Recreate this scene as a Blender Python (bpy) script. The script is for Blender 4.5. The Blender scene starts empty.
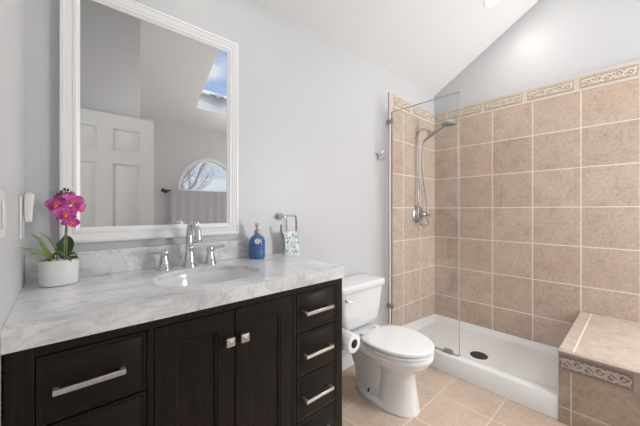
import bpy, bmesh, math, random
from mathutils import Vector, Matrix
random.seed(7)
PI = math.pi
scn = bpy.context.scene
COL = scn.collection

# ------------------------------------------------------------------ camera
cd = bpy.data.cameras.new('camera'); cam = bpy.data.objects.new('camera', cd); COL.objects.link(cam)
cd.sensor_width = 36.0; cd.lens = 287.2555 / 640 * 36.0; cd.shift_y = -(213 - 210.5434) / 640
cd.clip_start = 0.02
cam.location = (0.0986, -1.4784, 1.1829); cam.rotation_euler = (PI / 2, 0, -0.7322)
scn.camera = cam

# ------------------------------------------------------------------ exposure
vs = scn.view_settings
vs.view_transform = 'Standard'; vs.look = 'None'; vs.gamma = 1.0; vs.use_curve_mapping = False
vs.exposure = 0.05

# ------------------------------------------------------------------ sky
world = bpy.data.worlds.new('sky'); scn.world = world; world.use_nodes = True
nt = world.node_tree; nt.nodes.clear()
def wn(t, **k):
    n = nt.nodes.new(t)
    for a, b in k.items(): setattr(n, a, b)
    return n
w_out = wn('ShaderNodeOutputWorld'); w_bg = wn('ShaderNodeBackground'); w_tc = wn('ShaderNodeTexCoord')
w_map = wn('ShaderNodeMapping'); w_map.inputs['Scale'].default_value = (2.2, 2.2, 5.0)
w_no = wn('ShaderNodeTexNoise'); w_no.inputs['Scale'].default_value = 2.6; w_no.inputs['Detail'].default_value = 6
w_rp = wn('ShaderNodeValToRGB'); w_rp.color_ramp.elements[0].position = .47; w_rp.color_ramp.elements[1].position = .66
w_sep = wn('ShaderNodeSeparateXYZ')
w_gr = wn('ShaderNodeValToRGB')
w_gr.color_ramp.elements[0].color = (.90, .93, .98, 1); w_gr.color_ramp.elements[1].color = (.20, .42, .90, 1)
w_gr.color_ramp.elements[0].position = .10; w_gr.color_ramp.elements[1].position = .52
w_mx = wn('ShaderNodeMix', data_type='RGBA'); w_mx.inputs['B'].default_value = (.93, .95, 1.0, 1)
L = nt.links.new
L(w_tc.outputs['Generated'], w_map.inputs['Vector']); L(w_map.outputs['Vector'], w_no.inputs['Vector'])
L(w_no.outputs['Fac'], w_rp.inputs['Fac']); L(w_tc.outputs['Generated'], w_sep.inputs[0]); L(w_sep.outputs['Z'], w_gr.inputs['Fac'])
L(w_gr.outputs['Color'], w_mx.inputs['A']); L(w_rp.outputs['Color'], w_mx.inputs['Factor'])
L(w_mx.outputs['Result'], w_bg.inputs['Color']); L(w_bg.outputs['Background'], w_out.inputs['Surface'])
w_bg.inputs['Strength'].default_value = 1.0

# ------------------------------------------------------------------ lights
SUN_STRENGTH = 6; SUN_ANGLE = 40
HALL_POWER = 21; DOWN_POWER = 3.5; ADDED_WINDOW_POWER = 45; WINDOW_PORTAL = True
sl = bpy.data.lights.new('sun', 'SUN'); sl.energy = SUN_STRENGTH; sl.angle = math.radians(SUN_ANGLE); sl.color = (1.0, .985, .965)
so = bpy.data.objects.new('sun', sl); COL.objects.link(so); so.location = (3, -6, 6)
so.rotation_euler = Vector((.10, -.30, .95)).to_track_quat('Z', 'Y').to_euler()
def area(name, loc, direction, sx, sy, power, portal=False, color=(1, 1, 1), shape='RECTANGLE'):
    d = bpy.data.lights.new(name, 'AREA'); d.shape = shape; d.size = sx
    if shape == 'RECTANGLE': d.size_y = sy
    d.energy = power; d.color = color
    if portal: d.cycles.is_portal = True
    o = bpy.data.objects.new(name, d); COL.objects.link(o); o.location = loc
    o.rotation_euler = (-Vector(direction)).to_track_quat('Z', 'Y').to_euler()
    return o
# added fill light in the unseen hallway, shining in through the doorway
area('hallway_fill_light', (-1.28, -1.25, 1.35), (1, 0, 0), .9, 1.9, HALL_POWER)
# added fill light at the made-up tall window, far right end of the room
area('added_window_light', (2.72, -2.915, 1.45), (0, 1, 0), .52, 1.26, ADDED_WINDOW_POWER)
# sampling portals (no light of their own) in the skylight and the arched window
area('skylight_portal', (1.86, -2.30, 3.13), (0, .508, -.861), .85, 1.12, 1, portal=True)
area('window_portal', (1.755, -2.99, 1.42), (0, 1, 0), .84, 1.06, 1, portal=True)

# ------------------------------------------------------------------ materials
def mat(name, base=(.8, .8, .8), rough=.5, metal=0.0, **k):
    m = bpy.data.materials.new(name); m.use_nodes = True
    b = m.node_tree.nodes['Principled BSDF']
    b.inputs['Base Color'].default_value = (*base, 1); b.inputs['Roughness'].default_value = rough; b.inputs['Metallic'].default_value = metal
    for a, v in k.items(): b.inputs[a.replace('_', ' ')].default_value = v
    return m
def N(m, t, **k):
    n = m.node_tree.nodes.new(t)
    for a, b in k.items(): setattr(n, a, b)
    return n
def lk(m, a, b): m.node_tree.links.new(a, b)
def bsdf(m): return m.node_tree.nodes['Principled BSDF']
def pos(m, scale=(1, 1, 1), loc=(0, 0, 0)):
    g = N(m, 'ShaderNodeNewGeometry'); mp = N(m, 'ShaderNodeMapping')
    mp.inputs['Scale'].default_value = scale; mp.inputs['Location'].default_value = loc
    lk(m, g.outputs['Position'], mp.inputs['Vector']); return mp.outputs['Vector']
def noise(m, vec, scale, detail=4, rough=.55, dist=0):
    n = N(m, 'ShaderNodeTexNoise'); n.inputs['Scale'].default_value = scale; n.inputs['Detail'].default_value = detail
    n.inputs['Roughness'].default_value = rough; n.inputs['Distortion'].default_value = dist
    lk(m, vec, n.inputs['Vector']); return n.outputs['Fac']
def ramp(m, fac, stops):
    r = N(m, 'ShaderNodeValToRGB'); e = r.color_ramp.elements
    while len(e) < len(stops): e.new(.5)
    for i, (p, c) in enumerate(stops): e[i].position = p; e[i].color = (*c, 1)
    lk(m, fac, r.inputs['Fac']); return r.outputs['Color']
def mixc(m, fac, a, b, mode='MIX'):
    n = N(m, 'ShaderNodeMix', data_type='RGBA', blend_type=mode)
    for s, v in (('Factor', fac), ('A', a), ('B', b)):
        if isinstance(v, (int, float)): n.inputs[s].default_value = v
        elif isinstance(v, tuple): n.inputs[s].default_value = (*v, 1)
        else: lk(m, v, n.inputs[s])
    return n.outputs['Result']
def bump(m, h, strength=.2, dist=.002, invert=False):
    n = N(m, 'ShaderNodeBump'); n.inputs['Strength'].default_value = strength; n.inputs['Distance'].default_value = dist; n.invert = invert
    lk(m, h, n.inputs['Height']); lk(m, n.outputs['Normal'], bsdf(m).inputs['Normal'])

def paint(name, c, rough=.45):
    m = mat(name, c, rough); v = pos(m); bump(m, noise(m, v, 260, 2), .08, .0006); return m
M_WALL = paint('wall_paint', (.62, .625, .636), .42)
M_CEIL = paint('ceiling_paint', (.76, .762, .76), .6)
M_TRIM = paint('white_trim', (.80, .80, .795), .35)
M_DOOR = paint('door_paint', (.72, .72, .715), .35)
M_FRAME = mat('mirror_frame_white', (.84, .84, .835), .3)
M_MIRROR = mat('silvered_glass', (.83, .835, .835), .0, 1.0)
M_CHROME = mat('chrome', (.62, .63, .64), .08, 1.0)
M_NICKEL = mat('brushed_nickel', (.66, .635, .61), .28, 1.0)
M_STEEL = mat('satin_steel', (.42, .42, .42), .3, 1.0)
M_PORC = mat('porcelain', (.80, .80, .80), .09, Coat_Weight=.3)
M_SEAT = mat('toilet_seat_plastic', (.82, .82, .82), .18)
M_ACRYL = mat('white_acrylic', (.80, .80, .80), .25)
M_PLAST = mat('white_plastic', (.80, .80, .79), .3)
M_SPRAY = mat('grey_rubber', (.16, .16, .16), .5)
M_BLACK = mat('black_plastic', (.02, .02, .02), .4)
M_DRAIN = mat('dark_bronze', (.09, .085, .08), .4, .7)

def tile_mat(name, ax, w, h, off, c1, c2, grout, mortar=.0045, mott=.85, rough=.35, warm=(.60, .40, .26)):
    m = mat(name, c1, rough)
    g = N(m, 'ShaderNodeNewGeometry'); s = N(m, 'ShaderNodeSeparateXYZ'); lk(m, g.outputs['Position'], s.inputs[0])
    cb = N(m, 'ShaderNodeCombineXYZ')
    lk(m, s.outputs[ax[0]], cb.inputs['X']); lk(m, s.outputs[ax[1]], cb.inputs['Y'])
    mp = N(m, 'ShaderNodeMapping'); mp.inputs['Location'].default_value = (-off[0] + 20 * w, -off[1] + 20 * h, 0)
    lk(m, cb.outputs[0], mp.inputs['Vector'])
    br = N(m, 'ShaderNodeTexBrick', offset=0.0, squash=1.0)
    br.inputs['Scale'].default_value = 1; br.inputs['Brick Width'].default_value = w; br.inputs['Row Height'].default_value = h
    br.inputs['Mortar Size'].default_value = mortar; br.inputs['Mortar Smooth'].default_value = .15
    br.inputs['Color1'].default_value = (0, 0, 0, 1); br.inputs['Color2'].default_value = (1, 1, 1, 1); br.inputs['Mortar'].default_value = (.5, .5, .5, 1)
    lk(m, mp.outputs[0], br.inputs['Vector'])
    base = mixc(m, br.outputs['Color'], c1, c2)
    n1 = noise(m, g.outputs['Position'], 7.5, 6, .65, .3)
    dark = ramp(m, n1, [(.32, (.80, .79, .78)), (.50, (1, 1, 1)), (.68, (1.08, 1.09, 1.10))])
    base = mixc(m, mott, base, dark, 'MULTIPLY')
    n2 = noise(m, g.outputs['Position'], 45, 5, .7)
    fine = ramp(m, n2, [(.35, (.80, .78, .77)), (.5, (1, 1, 1)), (.66, (1.1, 1.1, 1.1))])
    base = mixc(m, mott, base, fine, 'MULTIPLY')
    n3 = noise(m, g.outputs['Position'], 2.3, 3, .5)
    wf = ramp(m, n3, [(.55, (0, 0, 0)), (.75, (1, 1, 1))])
    wm = N(m, 'ShaderNodeMath', operation='MULTIPLY'); wm.inputs[1].default_value = .45; lk(m, wf, wm.inputs[0])
    base = mixc(m, wm.outputs[0], base, warm)
    col = mixc(m, br.outputs['Fac'], base, grout)
    lk(m, col, bsdf(m).inputs['Base Color'])
    rr = N(m, 'ShaderNodeMapRange'); rr.inputs['To Min'].default_value = rough; rr.inputs['To Max'].default_value = .85
    lk(m, br.outputs['Fac'], rr.inputs['Value']); lk(m, rr.outputs[0], bsdf(m).inputs['Roughness'])
    bump(m, br.outputs['Fac'], .35, .002, True)
    return m
TW, TH = .3058, .3042; TY0, TZ0 = -.5657, 1.2102
T1, T2, TG = (.585, .462, .378), (.505, .39, .312), (.80, .73, .65)
M_TILE_R = tile_mat('shower_tile_right', ('Y', 'Z'), TW, TH, (TY0, TZ0), T1, T2, TG)
M_TILE_B = tile_mat('shower_tile_back', ('X', 'Z'), TW, TH, (2.462, TZ0), T1, T2, TG)
M_FLOOR = tile_mat('floor_tile', ('X', 'Y'), .305, .3055, (1.605, -.0), (.60, .465, .365), (.53, .405, .315), (.68, .60, .52), mortar=.004, mott=.6, rough=.4, warm=(.60, .41, .28))
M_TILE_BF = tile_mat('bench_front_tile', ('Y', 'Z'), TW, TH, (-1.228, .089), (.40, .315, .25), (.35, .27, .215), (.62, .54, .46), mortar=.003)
M_TILE_BT = tile_mat('bench_top_tile', ('Y', 'X'), .305, 2.0, (-1.238, 2.0), (.52, .435, .375), (.48, .395, .335), (.68, .61, .54), mortar=.0045)
M_BULL = mat('bullnose_tile', (.64, .55, .48), .4)
M_CREAM = mat('cream_border_tile', (.72, .63, .54), .45)
M_RELIEF_GROUND = mat('border_ground', (.53, .43, .345), .6)
M_RELIEF = mat('border_relief', (.76, .68, .59), .5)
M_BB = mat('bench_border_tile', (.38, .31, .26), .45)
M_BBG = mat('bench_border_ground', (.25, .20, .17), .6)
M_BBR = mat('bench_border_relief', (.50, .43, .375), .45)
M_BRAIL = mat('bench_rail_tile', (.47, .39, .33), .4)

# marble
M_MARBLE = mat('marble', (.6, .6, .6), .2, Coat_Weight=.25)
v = pos(M_MARBLE, (1, 1.25, 1.1), (0, 0, 0))
n1 = noise(M_MARBLE, v, 4.2, 8, .6, .6)
cA = ramp(M_MARBLE, n1, [(.30, (.54, .545, .56)), (.43, (.72, .723, .728)), (.56, (.83, .83, .828))])
vv = N(M_MARBLE, 'ShaderNodeTexNoise'); vv.inputs['Scale'].default_value = 5.5; vv.inputs['Detail'].default_value = 7; vv.inputs['Distortion'].default_value = 2.0
v2 = pos(M_MARBLE, (.7, 1.2, 1.2), (3, 1, 0)); v2.node.inputs['Rotation'].default_value = (.3, .2, .7); lk(M_MARBLE, v2, vv.inputs['Vector'])
vein = ramp(M_MARBLE, vv.outputs['Fac'], [(.44, (1, 1, 1)), (.495, (.80, .803, .81)), (.55, (1, 1, 1))])
cB = mixc(M_MARBLE, .75, cA, vein, 'MULTIPLY')
sp = noise(M_MARBLE, pos(M_MARBLE), 60, 3)
spc = ramp(M_MARBLE, sp, [(.30, (.78, .78, .79)), (.45, (1, 1, 1))])
lk(M_MARBLE, mixc(M_MARBLE, .6, cB, spc, 'MULTIPLY'), bsdf(M_MARBLE).inputs['Base Color'])

# espresso wood
def wood(name, stretch):
    m = mat(name, (.02, .015, .013), .42, Specular_IOR_Level=.18)
    vv_ = pos(m, stretch)
    n_ = noise(m, vv_, 1.0, 5, .6)
    lk(m, ramp(m, n_, [(.3, (.0095, .0069, .0058)), (.55, (.0155, .0112, .0093)), (.75, (.025, .0178, .0147))]), bsdf(m).inputs['Base Color'])
    bump(m, n_, .08, .001); return m
M_WOODV = wood('espresso_wood_upright', (90, 90, 6))
M_WOODH = wood('espresso_wood_across', (6, 90, 90))
M_GAP = mat('cabinet_inside', (.006, .005, .0045), .7)

# clear glass: thin sheet of transparent plus fresnel gloss
def glass(name, tint, ior=1.45, gl=1.0):
    m = bpy.data.materials.new(name); m.use_nodes = True
    t = m.node_tree; t.nodes.clear()
    o = t.nodes.new('ShaderNodeOutputMaterial'); mx = t.nodes.new('ShaderNodeMixShader')
    tr = t.nodes.new('ShaderNodeBsdfTransparent'); tr.inputs['Color'].default_value = (*tint, 1)
    g = t.nodes.new('ShaderNodeBsdfGlossy'); g.inputs['Roughness'].default_value = .0
    g.inputs['Color'].default_value = (gl, gl, gl, 1)
    f = t.nodes.new('ShaderNodeFresnel')
    # both faces of the sheet reflect like the outside of glass
    ge = t.nodes.new('ShaderNodeNewGeometry'); mr = t.nodes.new('ShaderNodeMapRange')
    mr.inputs['To Min'].default_value = ior; mr.inputs['To Max'].default_value = 1 / ior
    t.links.new(ge.outputs['Backfacing'], mr.inputs['Value']); t.links.new(mr.outputs[0], f.inputs['IOR'])
    t.links.new(f.outputs[0], mx.inputs[0]); t.links.new(tr.outputs[0], mx.inputs[1]); t.links.new(g.outputs[0], mx.inputs[2])
    t.links.new(mx.outputs[0], o.inputs['Surface']); return m
M_GLASS = glass('shower_glass', (.965, .975, .97), 1.5)
M_PANE = glass('window_glass', (.97, .98, .98), 1.25)
M_SEAL = mat('wall_seal', (.10, .09, .08), .4)
M_GEDGE = mat('glass_edge', (.30, .36, .345), .15)

M_LEAF = mat('orchid_leaf', (.045, .10, .04), .4)
M_BLADE = mat('grass_blade', (.19, .27, .065), .5)
M_STEM = mat('orchid_stem', (.26, .30, .12), .5)
M_PETAL = mat('orchid_petal', (.42, .03, .22), .5)
_v = pos(M_PETAL); _n = noise(M_PETAL, _v, 55, 4)
lk(M_PETAL, ramp(M_PETAL, _n, [(.3, (.30, .012, .15)), (.5, (.52, .05, .31)), (.66, (.70, .17, .50))]), bsdf(M_PETAL).inputs['Base Color'])
M_LIP = mat('orchid_lip', (.75, .17, .06), .5)
M_BUD = mat('orchid_bud', (.11, .045, .06), .5)
M_POT = mat('white_ceramic', (.80, .795, .785), .35)
M_MOSS = mat('dried_moss', (.12, .09, .05), .9)
_n = noise(M_MOSS, pos(M_MOSS), 120, 3)
lk(M_MOSS, ramp(M_MOSS, _n, [(.35, (.045, .035, .022)), (.5, (.15, .11, .06)), (.65, (.28, .24, .15))]), bsdf(M_MOSS).inputs['Base Color'])
M_PEBBLE = mat('pale_pebble', (.55, .52, .45), .6)
M_BLUE = mat('blue_glass', (.045, .15, .38), .12, Coat_Weight=.5)
M_PUMP = mat('pump_metal', (.42, .38, .32), .3, 1.0)
M_LABEL = mat('white_label', (.80, .80, .78), .5)
M_GOLD = mat('gold_mark', (.50, .36, .10), .5)
M_PAPER = mat('tissue_paper', (.82, .82, .81), .9)
M_CARD = mat('cardboard', (.16, .12, .09), .9)
M_TOWEL = mat('leaf_print_towel', (.75, .78, .77), .95)
_v = pos(M_TOWEL, (1, 1, .75))
_w = N(M_TOWEL, 'ShaderNodeTexVoronoi', feature='DISTANCE_TO_EDGE'); _w.inputs['Scale'].default_value = 42
_d = N(M_TOWEL, 'ShaderNodeTexNoise'); _d.inputs['Scale'].default_value = 22; lk(M_TOWEL, _v, _d.inputs['Vector'])
_mx = N(M_TOWEL, 'ShaderNodeMix', data_type='VECTOR'); _mx.inputs['Factor'].default_value = .08
lk(M_TOWEL, _v, _mx.inputs['A']); lk(M_TOWEL, _d.outputs['Color'], _mx.inputs['B']); lk(M_TOWEL, _mx.outputs['Result'], _w.inputs['Vector'])
_r = ramp(M_TOWEL, _w.outputs['Distance'], [(.04, (.84, .86, .85)), (.12, (.70, .77, .77)), (.20, (.22, .38, .38)), (.36, (.34, .50, .50))])
_n2 = ramp(M_TOWEL, noise(M_TOWEL, _v, 26, 2), [(.38, (0, 0, 0)), (.46, (1, 1, 1))])
lk(M_TOWEL, mixc(M_TOWEL, _n2, (.76, .81, .81), _r), bsdf(M_TOWEL).inputs['Base Color'])
M_CURT = mat('grey_curtain', (.50, .515, .54), .9, Transmission_Weight=0.0)
M_ROD = mat('dark_rod', (.05, .05, .055), .35, .8)
M_BARK = mat('bark', (.36, .34, .33), .9)
M_SIDING = mat('pale_siding', (.84, .83, .78), .8)
M_ROOF = mat('roof_shingle', (.70, .71, .72), .9)
M_DARKWIN = mat('dark_window', (.08, .09, .10), .2)
M_SNOW = mat('winter_ground', (.80, .80, .80), .9)
M_LAMP = bpy.data.materials.new('lamp_lens'); M_LAMP.use_nodes = True
_t = M_LAMP.node_tree; _t.nodes.clear(); _e = _t.nodes.new('ShaderNodeEmission'); _o = _t.nodes.new('ShaderNodeOutputMaterial')
_e.inputs['Strength'].default_value = 6; _e.inputs['Color'].default_value = (1, .97, .93, 1); _t.links.new(_e.outputs[0], _o.inputs[0])

# ------------------------------------------------------------------ mesh helpers
def box(bm, x0, x1, y0, y1, z0, z1):
    vs_ = [bm.verts.new((x, y, z)) for x in (x0, x1) for y in (y0, y1) for z in (z0, z1)]
    for f in ((0, 1, 3, 2), (4, 6, 7, 5), (0, 4, 5, 1), (2, 3, 7, 6), (0, 2, 6, 4), (1, 5, 7, 3)):
        bm.faces.new([vs_[i] for i in f])
def loft(bm, secs, cap0=True, cap1=True, closed=False):
    rings = [[bm.verts.new(p) for p in s] for s in secs]
    n = len(rings[0])
    pairs = list(zip(rings, rings[1:])) + ([(rings[-1], rings[0])] if closed else [])
    for a, b in pairs:
        for i in range(n):
            j = (i + 1) % n
            bm.faces.new((a[i], a[j], b[j], b[i]))
    if cap0 and not closed: bm.faces.new(list(reversed(rings[0])))
    if cap1 and not closed: bm.faces.new(rings[-1])
def frame_of(t):
    t = Vector(t).normalized(); u = t.cross(Vector((0, 0, 1)))
    if u.length < 1e-3: u = t.cross(Vector((0, 1, 0)))
    u.normalize(); return u, t.cross(u)
def tube(bm, pts, r, n=12, cap=True, closed=False, flat=1.0):
    P = [Vector(p) for p in pts]; R = r if isinstance(r, (list, tuple)) else [r] * len(P)
    secs = []; u = None
    for i, p in enumerate(P):
        a = P[i - 1] if (i > 0 or closed) else p; b = P[(i + 1) % len(P)] if (i < len(P) - 1 or closed) else p
        t = (b - a).normalized()
        if u is None: u, w = frame_of(t)
        else:
            u = (u - t * u.dot(t))
            if u.length < 1e-4: u, w = frame_of(t)
            u.normalize(); w = t.cross(u)
        secs.append([p + u * (R[i] * math.cos(2 * PI * k / n)) + w * (R[i] * flat * math.sin(2 * PI * k / n)) for k in range(n)])
    loft(bm, secs, cap, cap, closed)
def lathe(bm, c, prof, n=32, axis=(0, 0, 1), sx=1, sy=1, cap=True):
    c = Vector(c); ax = Vector(axis).normalized()
    if abs(ax.z) > .99: u, w = Vector((1, 0, 0)), Vector((0, 1, 0)) * (1 if ax.z > 0 else -1)
    else: u, w = frame_of(ax)
    secs = [[c + ax * h + u * (sx * r * math.cos(2 * PI * k / n)) + w * (sy * r * math.sin(2 * PI * k / n)) for k in range(n)] for r, h in prof]
    loft(bm, secs, cap, cap)
def ball(bm, c, r, sub=2, scale=(1, 1, 1), rot=None):
    m = Matrix.Translation(c) @ (rot.to_4x4() if rot else Matrix.Identity(4)) @ Matrix.Diagonal((r * scale[0], r * scale[1], r * scale[2], 1))
    bmesh.ops.create_icosphere(bm, subdivisions=sub, radius=1, matrix=m)
def slab2d(outer, holes, depth, M):
    """flat polygon with holes, thickened by depth along local +z, placed by M (the local plane is xy)"""
    cu = bpy.data.curves.new('tmp', 'CURVE'); cu.dimensions = '2D'; cu.fill_mode = 'BOTH'; cu.extrude = depth / 2
    for loop in [outer] + list(holes):
        s = cu.splines.new('POLY'); s.points.add(len(loop) - 1); s.use_cyclic_u = True
        for q, p in zip(s.points, loop): q.co = (p[0], p[1], 0, 1)
    o = bpy.data.objects.new('tmp', cu); COL.objects.link(o)
    dg = bpy.context.evaluated_depsgraph_get(); dg.update()
    me = bpy.data.meshes.new_from_object(o.evaluated_get(dg))
    bpy.data.objects.remove(o); bpy.data.curves.remove(cu)
    me.transform(M @ Matrix.Translation((0, 0, depth / 2)))
    bm = bmesh.new(); bm.from_mesh(me); bpy.data.meshes.remove(me)
    bmesh.ops.remove_doubles(bm, verts=bm.verts, dist=1e-5)
    return bm
def join(bm, other):
    me = bpy.data.meshes.new('tmp'); other.to_mesh(me); other.free(); bm.from_mesh(me); bpy.data.meshes.remove(me)
XZ = lambda y: Matrix(((1, 0, 0, 0), (0, 0, -1, y), (0, 1, 0, 0), (0, 0, 0, 1)))    # local (x,y) -> world (x, y, z=local y), thickness towards -y
YZ = lambda x: Matrix(((0, 0, 1, x), (1, 0, 0, 0), (0, 1, 0, 0), (0, 0, 0, 1)))     # local (x,y) -> world (y,z), thickness towards +x
XY = lambda z: Matrix.Translation((0, 0, z))

WLOC = {}
def obj(name, bm, material, parent=None, bevel=0, seg=2, angle=35, recalc=True):
    if recalc: bmesh.ops.recalc_face_normals(bm, faces=bm.faces)
    me = bpy.data.meshes.new(name)
    org = Vector((0, 0, 0))
    xs = [v.co for v in bm.verts]
    lo = Vector((min(c.x for c in xs), min(c.y for c in xs), min(c.z for c in xs)))
    hi = Vector((max(c.x for c in xs), max(c.y for c in xs), max(c.z for c in xs)))
    org = Vector(((lo.x + hi.x) / 2, (lo.y + hi.y) / 2, lo.z))
    for v_ in bm.verts: v_.co -= org
    bm.to_mesh(me); bm.free()
    for p in me.polygons: p.use_smooth = True
    me.set_sharp_from_angle(angle=math.radians(angle))
    for m_ in (material if isinstance(material, (list, tuple)) else [material]): me.materials.append(m_)
    o = bpy.data.objects.new(name, me); COL.objects.link(o)
    WLOC[o.name] = org
    if parent:
        o.parent = parent; o.location = org - WLOC[parent.name]
    else: o.location = org
    if bevel:
        b = o.modifiers.new('bevel', 'BEVEL'); b.width = bevel; b.segments = seg; b.limit_method = 'ANGLE'; b.angle_limit = math.radians(40)
        b.harden_normals = False
    return o
def thing(name, label, cat, loc, group=None):
    o = bpy.data.objects.new(name, None); o.empty_display_size = .05; COL.objects.link(o); o.location = loc
    WLOC[o.name] = Vector(loc); o['label'] = label; o['category'] = cat
    if group: o['group'] = group
    return o
def tag(o, label, cat, group=None):
    o['label'] = label; o['category'] = cat
    if group: o['group'] = group
    return o
def struct(name, bm, m, parent=None, **k):
    o = obj(name, bm, m, parent, **k)
    if not parent: o['kind'] = 'structure'
    return o
def newbm(): return bmesh.new()
def bx(*a):
    bm = bmesh.new(); box(bm, *a); return bm

# ------------------------------------------------------------------ room shell
W = 3.079; D = -2.9; CH = 2.41; SL = .59; RY = -1.45; RZ = CH + SL * 1.45
# floor
bm = bx(-.06, W + .1, D - .1, .1, -.12, 0); box(bm, -1.4, -.06, -2.0, -.5, -.12, 0)
struct('floor', bm, M_FLOOR)
# mirror wall
wall_back = struct('wall_back', bx(-.1, W + .1, 0, .1, 0, CH + .02), M_WALL)
# left wall with the doorway beside the camera
DY0, DY1, DZ = -1.64, -.86, 2.06
gable = [(D, 0), (0, 0), (0, CH), (RY, RZ), (D, CH)]
outer = [(D, 0), (DY0, 0), (DY0, DZ), (DY1, DZ), (DY1, 0), (0, 0), (0, CH), (RY, RZ), (D, CH)]
wall_left = struct('wall_left', slab2d(outer, [], .1, YZ(-.1)), M_WALL)
wall_right = struct('wall_right', slab2d(gable, [], .1, YZ(W)), M_WALL)
# far wall with an arched window
WX, WR, WB, WS = 1.755, .41, .90, 1.475
ARISE = .455
hole = [(WX - WR, WB), (WX + WR, WB)] + [(WX + WR * math.cos(a), WS + ARISE * math.sin(a)) for a in [PI * i / 24 for i in range(25)]]
wall_front = struct('wall_front', slab2d([(-.1, 0), (W + .1, 0), (W + .1, CH + .02), (-.1, CH + .02)], [hole, [(2.44, .80), (3.00, .80), (3.00, 2.10), (2.44, 2.10)]], .1, XZ(D)), M_WALL)
# boxed-out wall behind the open door
def ceil_z(y): return CH + SL * (-y) if y > RY else CH + SL * (y - D)
bm = slab2d([(D, 0), (-1.73, 0), (-1.73, ceil_z(-1.73)), (D, CH)], [], .655, YZ(0.0))
struct('wall_closet', bm, M_WALL)
# ceiling: near slope, and far slope with the skylight opening
cs = math.sqrt(1 + SL * SL); nrm = Vector((0, SL, 1)).normalized()
def slope_matrix(y0, z0, dy, sgn):
    u = Vector((1, 0, 0)); w = Vector((0, dy, sgn)).normalized(); n = u.cross(w)
    if n.z < 0: n = -n
    return Matrix(((u.x, w.x, n.x, 0), (u.y, w.y, n.y, y0), (u.z, w.z, n.z, z0), (0, 0, 0, 1)))
Ls = 1.45 * cs
bm = slab2d([(-.1, -.12), (W + .1, -.12), (W + .1, Ls), (-.1, Ls)], [], .1, slope_matrix(0, CH, -1, SL))
SX0, SX1, SS0, SS1 = 1.457, 2.27, (-2.604 - D) * cs, (-1.62 - D) * cs
MF = slope_matrix(D, CH, 1, SL)
join(bm, slab2d([(-.1, -.12), (W + .1, -.12), (W + .1, Ls), (-.1, Ls)], [[(SX0, SS0), (SX1, SS0), (SX1, SS1), (SX0, SS1)]], .1, MF))
struct('ceiling', bm, M_CEIL)
# skylight well and window
bm = newbm()
for a, b, c, d in ((SX0 - .03, SX0, SS0 - .03, SS1 + .03), (SX1, SX1 + .03, SS0 - .03, SS1 + .03), (SX0, SX1, SS0 - .03, SS0), (SX0, SX1, SS1, SS1 + .03)):
    box(bm, a, b, c, d, .1, .36)
bm.transform(MF); struct('trim_1', bm, M_TRIM)
bm = newbm()
for a, b, c, d in ((SX0, SX0 + .04, SS0, SS1), (SX1 - .04, SX1, SS0, SS1), (SX0 + .04, SX1 - .04, SS0, SS0 + .05), (SX0 + .04, SX1 - .04, SS1 - .05, SS1)):
    box(bm, a, b, c, d, .29, .36)
bm.transform(MF); win2 = struct('window_2', bm, M_TRIM, bevel=.004)
bm = newbm(); box(bm, SX0 + .04, SX1 - .04, SS0 + .05, SS1 - .05, .325, .331); bm.transform(MF); obj('window_pane', bm, M_PANE, win2)
bm = newbm(); box(bm, 1.70, 1.90, SS0 + .05, SS0 + .075, .27, .325); box(bm, 1.77, 1.83, SS0 + .055, SS0 + .07, .235, .27); bm.transform(MF); obj('window_latch', bm, M_STEEL, win2, bevel=.004)

# arched window: casing, sash with spider muntins, panes
def arch(r, rise, n=24, z=WS): return [(WX + r * math.cos(PI * i / n), z + rise * math.sin(PI * i / n)) for i in range(n + 1)]
bm = slab2d([(WX + WR + .035, WB - .05), *arch(WR + .035, ARISE + .035), (WX - WR - .035, WB - .05)], [[(WX + WR - .005, WB + .005), *arch(WR - .005, ARISE - .005), (WX - WR + .005, WB + .005)]], .02, XZ(D + .02))
struct('trim_2', bm, M_TRIM)
bm = slab2d([(WX + WR, WB), *arch(WR, ARISE), (WX - WR, WB)], [[(WX + WR - .03, WB + .04), (WX + WR - .03, WS - .02), (WX - WR + .03, WS - .02), (WX - WR + .03, WB + .04)], arch(WR - .018, ARISE - .03, z=WS + .012)], .05, XZ(D - .03))
win1 = struct('window_1', bm, M_TRIM)
obj('window_pane', slab2d([(WX + WR - .025, WB + .03), *arch(WR - .025, ARISE - .025), (WX - WR + .025, WB + .03)], [], .005, XZ(D - .06)), M_PANE, win1)
# unseen tall window added at the right end of the far wall for fill light
TWX0, TWX1, TWZ0, TWZ1 = 2.44, 3.00, .80, 2.10
bm = slab2d([(TWX0 - .06, TWZ0 - .06), (TWX1 + .06, TWZ0 - .06), (TWX1 + .06, TWZ1 + .06), (TWX0 - .06, TWZ1 + .06)], [[(TWX0, TWZ0), (TWX1, TWZ0), (TWX1, TWZ1), (TWX0, TWZ1)]], .02, XZ(D + .02))
struct('trim_5', bm, M_TRIM)
bm = slab2d([(TWX0, TWZ0), (TWX1, TWZ0), (TWX1, TWZ1), (TWX0, TWZ1)], [[(TWX0 + .04, z0), (TWX1 - .04, z0), (TWX1 - .04, z1), (TWX0 + .04, z1)] for z0, z1 in ((TWZ0 + .05, 1.43), (1.47, TWZ1 - .04))], .05, XZ(D - .03))
added_win = struct('added_window', bm, M_TRIM)
obj('window_pane', bx(TWX0 + .03, TWX1 - .03, D - .063, D - .057, TWZ0 + .04, TWZ1 - .03), M_PANE, added_win)

# baseboards
struct('baseboard_back', bx(1.075, 2.18, -.014, 0, 0, .10), M_TRIM, bevel=.004)
struct('baseboard_left', bx(0, .014, -.80, -.57, 0, .10), M_TRIM, bevel=.004)
struct('baseboard_front', bx(.66, W, D, D + .014, 0, .10), M_TRIM, bevel=.004)
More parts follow.
